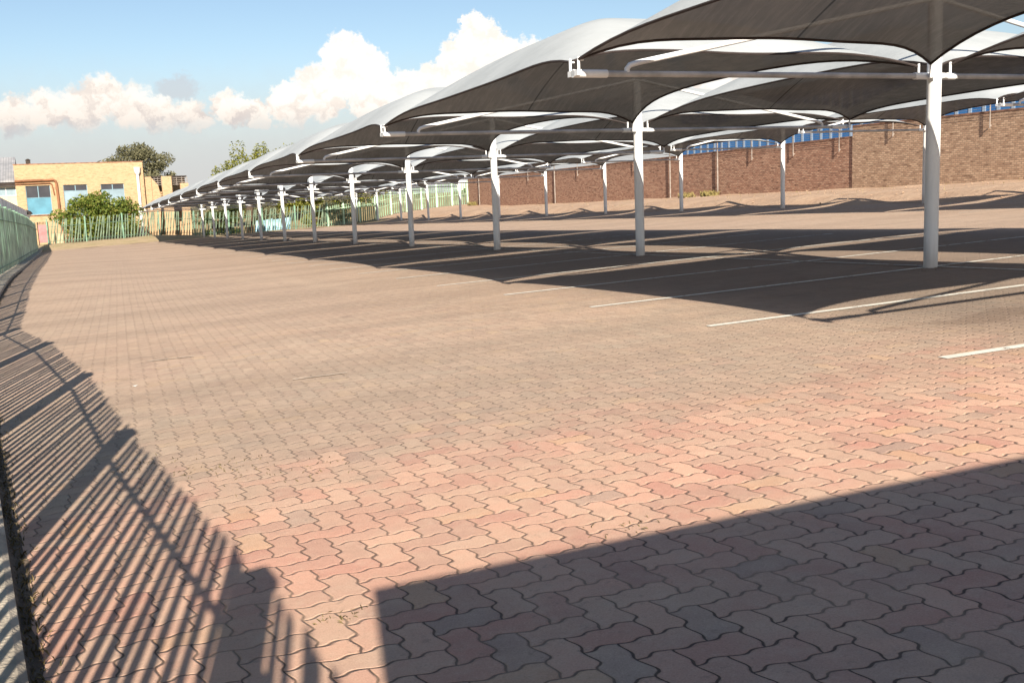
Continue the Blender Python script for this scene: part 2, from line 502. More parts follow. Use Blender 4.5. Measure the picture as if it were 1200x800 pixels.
tx = [-2500, -1200, -500, -220, -100, -50, -25, -12, -8, -4] + frange(-3, 40, 1.5) + [44, 50, 65, 90, 150, 300, 700, 1400, 2500]
ty = [-600, -200, -60, -20, -12] + frange(-9, 104, 1.7) + [108, 114, 122, 135, 155, 180, 220, 300, 500, 900, 1600, 2600]
tag(sheet('terrain', tx, ty, terr, M['dry']), kind='structure')

# ------------------------------------------------------------------ painted bay lines
lb = MB()
def strip(x0, y0, x1, y1, w, dz=.006):
    n = max(1, int(abs(x1-x0)/.8 + abs(y1-y0)/.8))
    L = math.hypot(x1-x0, y1-y0); px, py = -(y1-y0)/L*w/2, (x1-x0)/L*w/2
    vs = []
    for i in range(n+1):
        t = i/n; x = x0+(x1-x0)*t; y = y0+(y1-y0)*t
        for sg in (-1, 1):
            X, Y = x+sg*px, y+sg*py
            vs.append((X, Y, g(X, Y)+dz))
    lb.add(vs, [(2*i, 2*i+2, 2*i+3, 2*i+1) for i in range(n)])
line_y = [2.6, 5.29, 8.05, 10.60, 13.20, 15.95, 18.6] + [18.6+2.62*i for i in range(1, 27)]
for i, y in enumerate(line_y):
    xs0 = 5.46 + .05*math.sin(i*2.3)
    strip(xs0, y, 15.2, y-.085*(15.2-xs0), .10)
strip(10.36, -3, 10.36, 90, .06, .0105)
for i in range(26):
    y = 20+2.62*i
    strip(21.2, y, 26.05, y-.4, .09)
tag(lb.build('parking_lines', M['line']), kind='structure')

lb = MB()
strip(1.55, 8.42, 2.0, 8.37, .045)
strip(.55, 10.9, 1.0, 10.82, .04)
tag(lb.build('faded_paint_marks', M['oldpaint']), kind='structure')

# ------------------------------------------------------------------ kerb, left palisade fence
FP = [(-.16, -4.2), (-.40, -.5), (-.73, 2.9), (-.95, 6.2), (-1.36, 9.8), (-1.86, 12.6), (-2.2, 33.8), (-2.25, 46), (-2.5, 68), (-2.95, 92.6)]
def poly_at(P, d):
    for (a, b) in zip(P, P[1:]):
        L = math.hypot(b[0]-a[0], b[1]-a[1])
        if d <= L or b is P[-1]:
            t = d/L
            return a[0]+(b[0]-a[0])*t, a[1]+(b[1]-a[1])*t, math.atan2(b[1]-a[1], b[0]-a[0])
        d -= L
def kerb_x(y):
    pts = [(-9, .4), (-2, .26), (3.32, -.275), (5.5, -.475), (9.8, -.86), (12.6, -1.38), (33.8, -1.85), (46, -1.95), (68, -2.2), (95, -2.7)]
    for (a, b) in zip(pts, pts[1:]):
        if y <= b[0]: return a[1]+(b[1]-a[1])*(y-a[0])/(b[0]-a[0])+.012
    return pts[-1][1]
kb = MB(); ys = frange(-9, 92.8, .6); vs = []
for y in ys:
    x = kerb_x(y)
    for dx, h in ((0, -.05), (-.006, .095), (-.03, .11), (-.9, .11), (-1.6, .02), (-1.6, -.3)):
        vs.append((x+dx, y, g(x, y)+h))
kb.add(vs, [(i*6+k, (i+1)*6+k, (i+1)*6+k+1, i*6+k+1) for i in range(len(ys)-1) for k in range(5)])
tag(kb.build('kerb', M['kerb']), kind='structure')
# weeds and grit caught along the kerb and in the joints
wb = MB()
def blade(p, h, lean, w=.006):
    a = random.uniform(0, 6.28); d = Vector((math.cos(a), math.sin(a), 0)); q = Vector((-d.y, d.x, 0))*w
    p = Vector(p); t = p + d*lean + Vector((0, 0, h)); mdl = p + d*lean*.3 + Vector((0, 0, h*.65))
    wb.add([p-q, p+q, mdl+q*.7, t, mdl-q*.7], [(0, 1, 2, 3, 4)])
for i in range(2600):
    y = -1+abs(random.gauss(0, 1))*9
    if y > 30: continue
    x = kerb_x(y)+abs(random.gauss(0, .035))
    blade((x, y, g(x, y)), random.uniform(.006, .028), random.uniform(.005, .03), random.uniform(.0015, .004))
for (cx, cy, nn, sp) in ((.62, 5.7, 60, .10), (.95, 5.3, 40, .12), (.25, 6.1, 40, .08), (.69, 3.25, 30, .03), (1.9, 3.45, 20, .08), (10.28, 10.05, 120, .12), (10.28, 17.6, 60, .1)):
    for i in range(nn):
        x = random.gauss(cx, sp*1.6); y = random.gauss(cy, sp)
        blade((x, y, g(x, y)), random.uniform(.004, .014), random.uniform(.01, .03), .002)
tag(wb.build('joint_weeds', M['kerbweed']), 'dry straw-coloured weeds growing along the kerb and in the paver joints', 'weeds', None, 'stuff')
db = MB(); vs = []; ys = frange(-4, 40, .12)
for y in ys:
    x = kerb_x(y)
    w = .012+.012*math.sin(y*3.1)+.05*random.random()**2
    vs += [(x-.004, y, g(x, y)+.03), (x+w*.5, y, g(x, y)+.008), (x+w+.03, y, g(x, y)+.004)]
db.add(vs, [(i*3+k, i*3+k+1, (i+1)*3+k+1, (i+1)*3+k) for i in range(len(ys)-1) for k in range(2)])
tag(db.build('kerb_dirt', M['dirt']), 'dark grit and dirt collected against the concrete kerb', 'dirt', None, 'stuff')

def pale(mb, x, y, ang, z0, z1, w=.07, dep=.022, lean=0.0, leano=0.0):
    """one pale: folded strip with a split pointed head, standing square to the fence run"""
    d = Vector((math.cos(ang), math.sin(ang), 0)); q = Vector((-d.y, d.x, 0))
    sec = [(-.5*w, .5*dep), (-.25*w, 0), (0, .4*dep), (.25*w, 0), (.5*w, .5*dep)]
    H = z1-z0
    def pt(s, o, h): return Vector((x, y, z0)) + d*(s+lean*h/H) + q*(o+leano*h/H) + Vector((0, 0, h))
    vs = [pt(s, o, 0) for s, o in sec] + [pt(s, o, H-.10) for s, o in sec]
    heads = [H-.01, H-.08, H, H-.08, H-.01]
    vs += [pt(s*.9+(.01 if i in (0, 4) else 0)*(1 if s > 0 else -1), o, h) for i, ((s, o), h) in enumerate(zip(sec, heads))]
    fs = [(i, i+1, 6+i, 5+i) for i in range(4)] + [(5+i, 6+i, 11+i, 10+i) for i in range(4)]
    t = .004
    n = len(vs)
    vs += [v + q*t for v in vs]
    fs = fs + [tuple(n+i for i in reversed(f)) for f in fs]
    mb.add(vs, fs)

def angle_rail(mb, pts, zoff, s=.028):
    for (a, b) in zip(pts, pts[1:]):
        A = Vector((a[0], a[1], a[2]+zoff)); B = Vector((b[0], b[1], b[2]+zoff))
        d = (B-A).normalized(); q = Vector((-d.y, d.x, 0)).normalized()
        c = (A+B)/2; h = (B-A).length/2
        mb.obox(c - q*.03, d*h, q*.004, Vector((0, 0, 1))*s/2)
        mb.obox(c - q*(.034+s*.3), d*h, q*s*.3, Vector((0, 0, 1))*.004)

def palisade(name, label, P, zf, posts, H, step=.15, lean=(0, 0), mats=None, w=.07, top_rail=.80, bot_rail=.09, arms=False, side=1, group=None, dep=.006):
    root = empty(name, (P[0][0], P[0][1], zf(P[0][0], P[0][1])))
    tag(root, label, 'fence', group)
    off = Vector(root.location)
    total = sum(math.hypot(b[0]-a[0], b[1]-a[1]) for a, b in zip(P, P[1:]))
    posts = [p for p in posts if p <= total]
    for pi, pd in enumerate(posts):
        x, y, an = poly_at(P, pd); z = zf(x, y)
        pb = MB()
        d = Vector((math.cos(an), math.sin(an), 0)); q = Vector((-d.y, d.x, 0))
        c = Vector((x, y, z)) + (-q)*.085*side - off
        hh = H+.06
        # I-section post
        pb.obox(c + Vector((0, 0, hh/2)), d*.006, q*.055, Vector((0, 0, hh/2)))
        for sg in (-1, 1):
            pb.obox(c + q*sg*.052 + Vector((0, 0, hh/2)), d*.058, q*.006, Vector((0, 0, hh/2)))
        if arms:
            pb.obox(c + Vector((0, 0, H+.05)) + d*.0, d*.09, q*.06, Vector((0, 0, .03)))
        pb.build('post', mats[0], root)
    ends = posts + ([total] if total - posts[-1] > .5 else [])
    for a, b in zip(ends, ends[1:]):
        fb = MB()
        s = a + step*.6
        while s < b - step*.4:
            x, y, an = poly_at(P, s); z = zf(x, y)
            jl = random.gauss(lean[0], lean[1])
            pale(fb, x-off.x, y-off.y, an, z-off.z+.04, z-off.z+H+random.gauss(0, .008), w, dep, jl, random.gauss(0, .01))
            s += step
        pts = []
        for q_ in frange(a, b, 1.5):
            x, y, an = poly_at(P, q_)
            pts.append((x-off.x, y-off.y, zf(x, y)-off.z))
        pan = fb.build('pale_panel', mats[1], root)
        for zr in (H*top_rail, H*bot_rail):
            rb = MB(); angle_rail(rb, pts, zr); rb.build('rail', mats[0], pan)
    return root

def cum(P):
    r = [0]
    for a, b in zip(P, P[1:]): r.append(r[-1]+math.hypot(b[0]-a[0], b[1]-a[1]))
    return r
cl = cum(FP)
posts_left = cl[:6] + [cl[5]+3.3*i for i in range(1, 26)]
fz = lambda x, y: g(x, y)+.10
palisade('palisade_fence', 'long light green steel palisade fence standing on the kerb along the left edge', FP, fz, posts_left, 2.18,
         .168, (0, .008), (M['fence'], M['fence_pale']), .092, .78, .10, True, -1, None, .010)
BP = [(-2.2, 96), (2, 96), (7.6, 96), (16, 96), (22.0, 96)]
palisade('leaning_palisade', 'green palisade fence with leaning pales in front of the orange brick building', BP, g, frange(0, cum(BP)[-1], 3.0), 2.15,
         .24, (.30, .09), (M['fence'], M['fence_far']), .095, .70, .12, False, 1, None, .02)
BP2 = [(22.05, 96), (31, 95.2), (35.1, 92.5)]
palisade('upright_palisade', 'upright pale green palisade fence on the bank, joining the far end of the brick wall', BP2, g, frange(0, cum(BP2)[-1]-.1, 1.55), 2.2,
         .21, (0, .03), (M['fence_pale'], M['fence_mid']), .10, .72, .45, False, 1, None, .02)

# ------------------------------------------------------------------ carports
HB = 2.447; W = 5.148; SPAN = 7.5; SL = -.1657; MAST = .98; PR = .089
def make_frame(sides=(-1, 1)):
    root = empty('carport_frame')
    pt = MB()
    pt.tube([(0, 0, -.1), (0, 0, .0), (0, 0, HB+MAST)], PR, 24)
    pt.tube([(0, 0, HB+MAST), (0, 0, HB+MAST+.015)], PR+.012, 24)
    post = pt.build('post', M['paint'], root, True)
    for sg in sides:
        cb = MB(); cb.tube([(sg*.08, 0, HB), (sg*W, 0, HB)], .034, 14)
        cb.build('crossbar', M['bar'], root, True)
        rf = MB()
        rf.tube([(sg*(W-.66), 0, HB+.0), (sg*(W-.655), 0, HB+.055), (sg*(W-.69), 0, HB+.095), (sg*(W-.80), 0, HB+.125), (sg*.07, 0, HB+MAST-.03)], .031, 12)
        rf.build('rafter', M['paint'], root, True)
        eb = MB()
        eb.tube([(sg*(W-.40), 0, HB), (sg*(W+.02), 0, HB)], .044, 14)
        eb.box(min(sg*(W-.03), sg*(W+.02)), max(sg*(W-.03), sg*(W+.02)), -.12, .12, HB-.03, HB+.03)
        for sy in (-1, 1):
            eb.tube([(sg*(W-.005), sy*.10, HB-.02), (sg*(W-.005), sy*.10, HB+.165)], .016, 10)
            eb.tube([(sg*(W-.005), sy*.10, HB+.13), (sg*(W-.06), sy*.11, HB+.13)], .010, 6)
        eb.build('end_bracket', M['paint'], root, True)
        mb = MB()
        mb.tube([(sg*.08, 0, HB), (sg*.34, 0, HB)], .044, 14)
        mb.box(min(sg*.085, sg*.15), max(sg*.085, sg*.15), -.12, .12, HB-.03, HB+.03)
        for sy in (-1, 1):
            mb.tube([(sg*.165, sy*.10, HB-.03), (sg*.165, sy*.10, HB+.165)], .016, 10)
        mb.build('post_bracket', M['paint'], root, True)
    return root

# sail: four corners, scalloped edges, raised apex.  u = lateral, v = along the row
SA, SB = (W-.17)/2, SPAN/2-.10
INX, INN, INY, H0, HA, NP = .20, .45, .36, .14, 1.12, 1.8
def sail_pt(u, v, inner=1):
    X = u*(SA - (INN if u*inner > 0 else INX)*(1-abs(v)**2.4)); Y = v*(SB - INY*(1-abs(u)**2.8))
    p = 7.0
    r = (abs(X/SA)**p + abs(Y/SB)**p)**(1/p)
    cr = 2**(1/p)
    h = 1 - r**NP
    edge = max(abs(u), abs(v))
    corner = (abs(u*v))**3
    h += corner*(cr**NP-1)
    return X, Y, HB + H0 + HA*h + SL/SPAN*Y + .010*math.sin(7*u+2*v)*edge*(1-corner)
def make_sail(inner):
    root = empty('shade_sail')
    n = 36; b = MB()
    for j in range(n+1):
        for i in range(n+1):
            b.v.append(sail_pt(2*i/n-1, 2*j/n-1, inner))
    b.f = [(j*(n+1)+i, j*(n+1)+i+1, (j+1)*(n+1)+i+1, (j+1)*(n+1)+i) for j in range(n) for i in range(n)]
    b.m = [0]*len(b.f)
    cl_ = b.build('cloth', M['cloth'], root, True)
    hm = MB()
    for e in range(4):
        pts = []
        for i in range(25):
            t = 2*i/24-1
            uv = [(t, -1), (1, t), (-t, 1), (-1, -t)][e]
            x, y, z = sail_pt(*uv, inner)
            pts.append((x*.998, y*.998, z-.004))
        hm.tube(pts, .016, 6)
    hm.build('hem', M['hem'], cl_, True)
    return root

ORD = ['first', 'second', 'third', 'fourth', 'fifth', 'sixth', 'seventh', 'eighth', 'ninth', 'tenth', 'eleventh', 'twelfth', 'thirteenth', 'fourteenth']
fr0 = make_frame(); sl0 = make_sail(1); fr1 = make_frame((-1,)); sl1 = make_sail(-1)
X1, Y1, Z1 = 10.28, 10.134, 1.3614-1.2287
X2, Y2, Z2 = 26.333, 26.267, 1.3614-1.0282
first = [True]*4
def put(kind, loc):
    src = (fr0, sl0, fr1, sl1)[kind]
    o = src if first[kind] else copy_tree(src)
    first[kind] = False
    o.location = loc
    return o
for row, (X, Y, Z, k0, k1) in enumerate(((X1, Y1, Z1, -1, 11), (X2, Y2, Z2, -2, 10))):
    rn = 'front row' if row == 0 else 'back row'
    for k in range(k0, k1+1):
        o = put(0 if row == 0 else 2, (X, Y+SPAN*k, Z+SL*k))
        if row == 0:
            lab = 'white T-shaped carport frame, %s post from the right in the front row' % ORD[k] if k >= 0 else \
                  'nearest white carport frame, out of view at right, its bar shadowing the pavers'
        else:
            lab = 'white carport frame of the back row along the brick wall, %s post from the right' % ORD[k] if k >= 0 else \
                  ('back row carport frame by the brick wall whose bar ends at the right picture edge' if k == -1 else
                   'back row carport frame by the brick wall, wholly past the right picture edge')
        tag(o, lab, 'carport frame', 'carport frames of the ' + rn)
    for k in range(k0, k1):
        for sg in ((-1, 1) if row == 0 else (-1,)):
            o = put(1 if sg < 0 else 3, (X+sg*(W+.17)/2, Y+SPAN*k+SPAN/2, Z+SL*k+SL/2))
            sd = {(0, -1): 'drive-lane side', (0, 1): 'far side', (1, -1): 'lane side'}[(row, sg)]
            if k < 0:
                wh = ('just before the first post' if k == -1 else 'two spans before the first post')
            else:
                wh = 'between the %s and %s posts' % (ORD[k], ORD[k+1])
            tag(o, 'grey shade sail, %s of the %s, %s' % (sd, rn, wh), 'shade sail', 'shade sails of the ' + rn)

# ------------------------------------------------------------------ brick boundary wall
wl = empty('brick_wall', (35.0, 60, g(35, 60)))
tag(wl, 'long brown face-brick boundary wall with wire brackets behind the carports', 'wall')
WZ = wl.location.z
WT0, WT1 = 3.19, 2.52
def wall_top(y):
    if y < 39.5: return 3.69
    return WT0 + (WT1-WT0)*(y-39.5)/(88-39.5)
def wall_section(y0, y1, x0, x1, mat):
    b = MB(); ys = frange(y0, y1, 2.0); vs = []
    for y in ys:
        zt = wall_top(y if y0 > 39 else 30) - WZ; zb = g(35, y)-.6 - WZ
        for x, z in ((x0, zb), (x0, zt), (x1, zt), (x1, zb)):
            vs.append((x-35, y-60, z))
    n = len(ys)
    b.add(vs, [(i*4+k, i*4+(k+1) % 4, (i+1)*4+(k+1) % 4, (i+1)*4+k) for i in range(n-1) for k in range(3)] + [(0, 3, 2, 1), ((n-1)*4, (n-1)*4+1, (n-1)*4+2, (n-1)*4+3)])
    s = b.build('wall_section', mat, wl)
    c = MB(); vs = []
    for y in ys:
        zt = wall_top(y if y0 > 39 else 30) - WZ
        for x, z in ((x0-.012, zt+.003), (x0-.012, zt+.075), (x1+.012, zt+.075), (x1+.012, zt+.003)):
            vs.append((x-35, y-60, z))
    c.add(vs, [(i*4+k, i*4+(k+1) % 4, (i+1)*4+(k+1) % 4, (i+1)*4+k) for i in range(n-1) for k in range(4)] + [(0, 1, 2, 3)])
    c.build('coping', M['coping'], s)
    return s
tag(wall_section(39.5, 92.3, 35.0, 35.23, M['brick_l']), 'redder, lower run of the wall')
tag(wall_section(8, 39.5, 34.93, 35.25, M['brick_r']), 'tan, higher run of the wall')
pb = MB()
for y, full in ((89.1, 1), (84, 0), (77.9, 0), (72.8, 1), (68.8, 0), (64.6, 0), (60.4, 0), (55.9, 1), (50.7, 1), (47.4, 0), (43.85, 0), (40.35, 0), (36.7, 0), (31.3, 0), (26, 0), (21, 0)):
    zt = wall_top(y); xx = 34.86 if y > 39.5 else 34.80
    p = MB()
    z0 = g(35, y) if full else zt-.62
    p.tube([(xx-35, y-60, z0-WZ), (xx-35, y-60, zt+.55-WZ)], .04 if full else .024, 8)
    for k in range(5):
        p.tube([(xx-35, y-60, zt+.08+.1*k-WZ), (xx-.05-35, y-60, zt+.08+.1*k-WZ)], .014, 6)
    if not full:
        p.box(xx-35, xx+.08-35, y-60-.02, y-60+.02, z0+.08-WZ, z0+.13-WZ)
    p.build('wire_bracket' if not full else 'tall_wire_post', M['steel'], wl)
wr = MB()
for k in range(5):
    wr.tube([(34.80-35, y-60, wall_top(y)+.08+.1*k-WZ) for y in frange(20, 39.3, 4)], .006, 4)
    wr.tube([(34.82-35, y-60, wall_top(y)+.08+.1*k-WZ) for y in frange(39.6, 91, 4)], .006, 4)
wr.build('wires', M['steel'], wl)

rb = MB()
for i in range(420):
    x = random.uniform(26.6, 34.8); y = random.triangular(18, 92, 30); r_ = random.uniform(.012, .045)*(1.6 if random.random() < .06 else 1)
    c = Vector((x, y, g(x, y)+.02+r_*.25)); vs = []
    for (dx_, dy_, dz_) in ((1, 0, 0), (0, 1, 0), (-1, 0, 0), (0, -1, 0), (.1, .1, .8), (0, 0, -.6)):
        vs.append(c + Vector((dx_*r_*random.uniform(.7, 1.3), dy_*r_*random.uniform(.7, 1.3), dz_*r_)))
    rb.add(vs, [(0, 1, 4), (1, 2, 4), (2, 3, 4), (3, 0, 4), (1, 0, 5), (2, 1, 5), (3, 2, 5), (0, 3, 5)])
tag(rb.build('rubble', M['sand']), 'small stones and clods scattered over the sandy bank', 'rubble', None, 'stuff')
tb_ = MB()
for i in range(900):
    x = random.uniform(27.5, 34.9); y = random.triangular(18, 92, 40)
    cx_, cy_ = round(x*1.3)/1.3, round(y*.7)/.7
    x = cx_ + random.gauss(0, .12); y = cy_ + random.gauss(0, .2)
    if (int(cx_*7.3+cy_*3.1) % 3): continue
    p = Vector((x, y, g(x, y))); a = random.uniform(0, 6.28); d = Vector((math.cos(a), math.sin(a), 0)); q = Vector((-d.y, d.x, 0))*.008
    tb_.add([p-q, p+q, p+d*.08+Vector((0, 0, random.uniform(.06, .2)))], [(0, 1, 2)])
tag(tb_.build('dry_grass', M['straw']), 'thin dry grass dotted over the sandy bank below the brick wall', 'grass', None, 'stuff')

# blue clad warehouse behind the wall
wh = empty('warehouse', (39, 46, 1.2))
tag(wh, 'warehouse clad in blue corrugated sheet with pale stripes, behind the brick wall', 'warehouse')
b = MB(); b.box(0, 14, -24, 15, -1.5, 5.3); b.build('cladding', M['blue'], wh)
b = MB(); b.box(-.25, 14.25, -24.25, 15.25, 5.3, 5.5); b.build('roof', M['roof'], wh)
b = MB(); b.tube([(-.13, -24.2, 5.22), (-.13, 15.2, 5.22)], .09, 8); b.build('gutter', M['white'], wh)

# ------------------------------------------------------------------ orange building at the far left
bld = empty('brick_building', (1, 104, -1.9))
tag(bld, 'flat-roofed orange brick building with blue-panelled windows behind the leaning fence', 'building')
BX, BY, BZ = bld.location
def bb(x0, x1, z0, z1, y0=104.0, y1=104.3):
    return (x0-BX, x1-BX, y0-BY, y1-BY, z0-BZ, z1-BZ)
wins = [(-3.84, -1.76, .84, 3.49, 2.41), (-.66, 1.40, .60, 3.47, 2.93), (2.58, 4.62, .60, 3.43, 2.93)]
wb_ = MB(); x = -4.63
for (a, c, z0, z1, zm) in wins:
    wb_.box(*bb(x, a, -2.4, 5.40)); wb_.box(*bb(a, c, -2.4, z0)); wb_.box(*bb(a, c, z1, 5.40)); x = c
wb_.box(*bb(x, 6.45, -2.4, 5.40))
wb_.box(*bb(-4.63, -4.33, -2.4, 5.40, 104.3, 114)); wb_.box(*bb(6.15, 6.45, -2.4, 5.40, 104.3, 114)); wb_.box(*bb(-4.63, 6.45, -2.4, 5.40, 114, 114.3))
wb_.box(*bb(-4.63, 6.45, 5.0, 5.2, 104.3, 114))
wb_.build('wall', M['brick_o'], bld)
b = MB(); b.box(*bb(-4.68, 6.50, 5.402, 5.48, 103.96, 104.36)); b.build('parapet_coping', M['coping'], bld)
for wi, (a, c, z0, z1, zm) in enumerate(wins):
    f = MB(); t = .05
    for (p, q, r_, s) in ((a, a+t, z0, z1), (c-t, c, z0, z1), (a+t, c-t, z1-t, z1), (a+t, c-t, z0, z0+t), ((a+c)/2-.035, (a+c)/2+.035, zm, z1-t), (a+t, c-t, zm-.03, zm)):
        f.box(*bb(p, q, r_, s, 104.10, 104.18))
    fo = f.build('window_frame', M['wframe'], bld)
    f = MB(); f.box(*bb(a+t, c-t, zm, z1-t, 104.13, 104.15)); f.build('pane', M['glass'], fo)
    f = MB(); f.box(*bb(a+t, c-t, z0+t, zm-.03, 104.12, 104.16)); f.build('window_panel', M['panel_blue' if wi == 0 else 'panel_pale'], fo)
    f = MB(); f.box(*bb(a-.06, c+.06, z0-.09, z0-.004, 103.90, 104.12)); f.build('sill', M['coping'], fo)
b = MB()
b.tube([(-4.66-BX, -.14, 3.93-BZ), (-1.45-BX, -.14, 3.97-BZ), (-1.26-BX, -.14, 3.88-BZ), (-1.19-BX, -.14, 3.6-BZ), (-1.08-BX, -.14, -1.8-BZ)], .11, 10)
b.tube([(-4.66-BX, -.12, 3.66-BZ), (-1.75-BX, -.12, 3.69-BZ), (-1.60-BX, -.12, 3.6-BZ), (-1.55-BX, -.12, 3.3-BZ), (-1.46-BX, -.12, 2.6-BZ)], .05, 8)
b.build('brown_pipe', M['brownpipe'], bld, True)
b = MB()
b.tube([(5.92-BX, -.2, -1.9-BZ), (5.92-BX, -.2, 4.25-BZ)], .13, 12)
b.tube([(5.92-BX, -.22, 4.2-BZ), (5.92-BX, -.22, 4.45-BZ), (5.92-BX, -.22, 4.9-BZ)], [.15, .28, .32], 12)
b.build('downpipe', M['white'], bld, True)
b = MB(); b.box(*bb(-3.75, -3.35, 5.2, 6.0, 109, 109.4)); b.tube([(-3.55-BX, 5.2, 6-BZ), (-3.55-BX, 5.2, 6.15-BZ)], [.28, .08], 8); b.build('vent', M['dark'], bld)
# side wing with open galleries on the right
wg = MB()
for (x0, x1) in ((6.452, 7.15), (8.10, 9.02), (9.78, 10.55)):
    wg.box(*bb(x0, x1, -2.4, 4.0 if x0 < 9.5 else 3.3, 104.6, 105.2))
wg.box(*bb(6.452, 10.55, -2.4, 3.9, 107.6, 107.9))
# sloping buttress leaf inside the first bay
wg.add([(7.152-BX, .75, -2.2-BZ), (7.5-BX, .75, -2.2-BZ), (7.95-BX, .75, 2.0-BZ), (7.75-BX, .75, 3.2-BZ), (7.152-BX, .75, 3.95-BZ),
        (7.152-BX, .95, -2.2-BZ), (7.5-BX, .95, -2.2-BZ), (7.95-BX, .95, 2.0-BZ), (7.75-BX, .95, 3.2-BZ), (7.152-BX, .95, 3.95-BZ)],
       [(0, 1, 2, 3, 4), (9, 8, 7, 6, 5), (0, 5, 6, 1), (1, 6, 7, 2), (2, 7, 8, 3), (3, 8, 9, 4), (4, 9, 5, 0)])
wgo = wg.build('gallery_wing', M['brick_o'], bld)
b = MB(); b.box(*bb(6.46, 10.5, 3.905, 4.03, 105.21, 107.9)); b.build('gallery_slab', M['dark'], wgo)
b = MB(); b.box(*bb(6.46, 10.5, .9, 1.1, 105.21, 107.59)); b.build('gallery_slab', M['dark'], wgo)
for (x0, x1, zz) in ((7.16, 8.09, 3.2), (9.03, 10.5, 3.2)):
    b = MB()
    for k in range(4): b.tube([(x0-BX, 1.0, zz+.2*k-BZ), (x1-BX, 1.0, zz+.2*k-BZ)], .028, 6)
    for k in range(4):
        xx = x0 + (x1-x0)*k/3
        b.tube([(xx-BX, 1.0, zz-.1-BZ), (xx-BX, 1.0, zz+.7-BZ)], .028, 6)
    b.build('gallery_railing', M['steel'], wgo)
# grey-roofed neighbour at the very left
nb = empty('grey_roofed_house', (-10, 106, -1.9))
tag(nb, 'cream house with grey sheet roof and pale windows at the far left edge', 'house')
b = MB(); b.box(-8, 5.3, 0, 8, -.4, 5.45); b.build('wall', M['cream'], nb)
b = MB()
b.add([(-8.6, -.7, 5.95), (5.32, -.7, 5.95), (5.32, 4.5, 8.3), (-8.6, 4.5, 8.3), (-8.6, 9, 6.0), (5.32, 9, 6.0),
       (-8.6, -.7, 5.8), (5.32, -.7, 5.8), (5.32, 9, 5.8), (-8.6, 9, 5.8)],
      [(0, 1, 2, 3), (3, 2, 5, 4), (6, 9, 8, 7), (0, 6, 7, 1), (4, 5, 8, 9), (1, 7, 8, 5, 2), (0, 3, 4, 9, 6)])
b.build('roof', M['roof'], nb)
b = MB(); b.box(-8.5, 5.31, -.62, -.1, 5.46, 5.78); b.build('eaves', M['dark'], nb)
for k in range(4):
    x0 = 3.55-2.2*k
    f = MB()
    for (p, q, r_, s) in ((x0, x0+.06, 4.55, 5.4), (x0+1.7, x0+1.76, 4.55, 5.4), (x0+.06, x0+1.7, 4.55, 4.61), (x0+.06, x0+1.7, 5.34, 5.4), (x0+.85, x0+.91, 4.61, 5.34)):
        f.box(p, q, -.05, -.003, r_, s)
    fo = f.build('window_frame', M['white'], nb)
    f = MB(); f.box(x0+.06, x0+1.7, -.035, -.006, 4.61, 5.34); f.build('pane', M['panel_pale'], fo)

# pale wall and its end fitting beyond the left fence
pw = MB()
pw.add([(-3.75, 40, -1.6), (-3.4, 40, -1.6), (-3.4, 40, 2.50), (-3.75, 40, 2.50), (-3.75, 90, -2.8), (-3.4, 90, -2.8), (-3.4, 90, 1.29), (-3.75, 90, 1.29)],
       [(0, 1, 2, 3), (7, 6, 5, 4), (0, 4, 5, 1), (1, 5, 6, 2), (2, 6, 7, 3), (3, 7, 4, 0)])
tag(pw.build('pale_wall', M['palewall']), 'pale whitewashed wall running just behind the left palisade fence', 'wall')
ft = empty('wall_light', (-3.35, 90.6, .72))
tag(ft, 'small white light fitting with black cap at the end of the pale wall', 'light fitting')
b = MB(); b.tube([(0, 0, -.9), (0, 0, -.05), (0, 0, .25)], [.09, .09, .26], 10); b.build('housing', M['white'], ft, True)
b = MB(); b.tube([(0, 0, .252), (.0, 0, .42), (.06, 0, .56)], [.36, .34, .16], 10); b.build('cap', M['dark'], ft, True)

# little things by the far-left corner
rp = empty('red_gate', (-2.5, 97.4, g(-2.5, 96)))
tag(rp, 'faded red metal gate leaf between the two green fences', 'gate')
b = MB(); b.box(-.42, .30, 0, .05, .15, 1.72); b.build('leaf', M['pink'], rp)
for x0 in (-.50, .32):
    b = MB(); b.box(x0, x0+.07, -.02, .07, -.2, 1.95); b.build('gate_post', M['dark'], rp)
b = MB()
for k in range(7): b.box(-.42+.11*k, -.37+.11*k, .0, .05, 1.74, 1.95)
b.build('spikes', M['dark'], rp)
bk = MB(); bk.box(-1.9, -1.0, 98.2, 98.8, g(-1.4, 98)-.1, g(-1.4, 98)+.95); bk.box(-1.95, -.95, 98.15, 98.85, g(-1.4, 98)+.95, g(-1.4, 98)+1.02)
tag(bk.build('meter_plinth', M['beige']), 'low beige masonry block behind the leaning green fence', 'plinth')

# light blue sheets lying behind the far fence
sh = MB()
for k in range(4):
    x0 = 15.6+.85*k
    sh.add([(x0, 98.6, g(x0, 97)+.0), (x0+.8, 98.6, g(x0, 97)), (x0+1.1, 99.6, g(x0, 97)+1.05+.1*(k % 2)), (x0+.3, 99.6, g(x0, 97)+1.0),
            (x0, 98.68, g(x0, 97)), (x0+.8, 98.68, g(x0, 97)), (x0+1.1, 99.68, g(x0, 97)+1.05+.1*(k % 2)), (x0+.3, 99.68, g(x0, 97)+1.0)],
           [(0, 1, 2, 3), (7, 6, 5, 4), (0, 4, 5, 1), (1, 5, 6, 2), (2, 6, 7, 3), (3, 7, 4, 0)])
tag(sh.build('blue_sheet', M['tarp']), 'light blue corrugated sheets leaning behind the far fence under the sails', 'sheet')
sg_ = empty('white_sign', (36.3, 97.6, g(36, 96)))
tag(sg_, 'blank white sign board on a post by the far end of the brick wall', 'sign')
b = MB(); b.tube([(0, 0, -.3), (0, 0, 2.3)], .04, 8); b.build('post', M['steel'], sg_)
b = MB(); b.box(-.45, .45, -.07, -.042, 1.3, 2.3); b.build('board', M['white'], sg_)

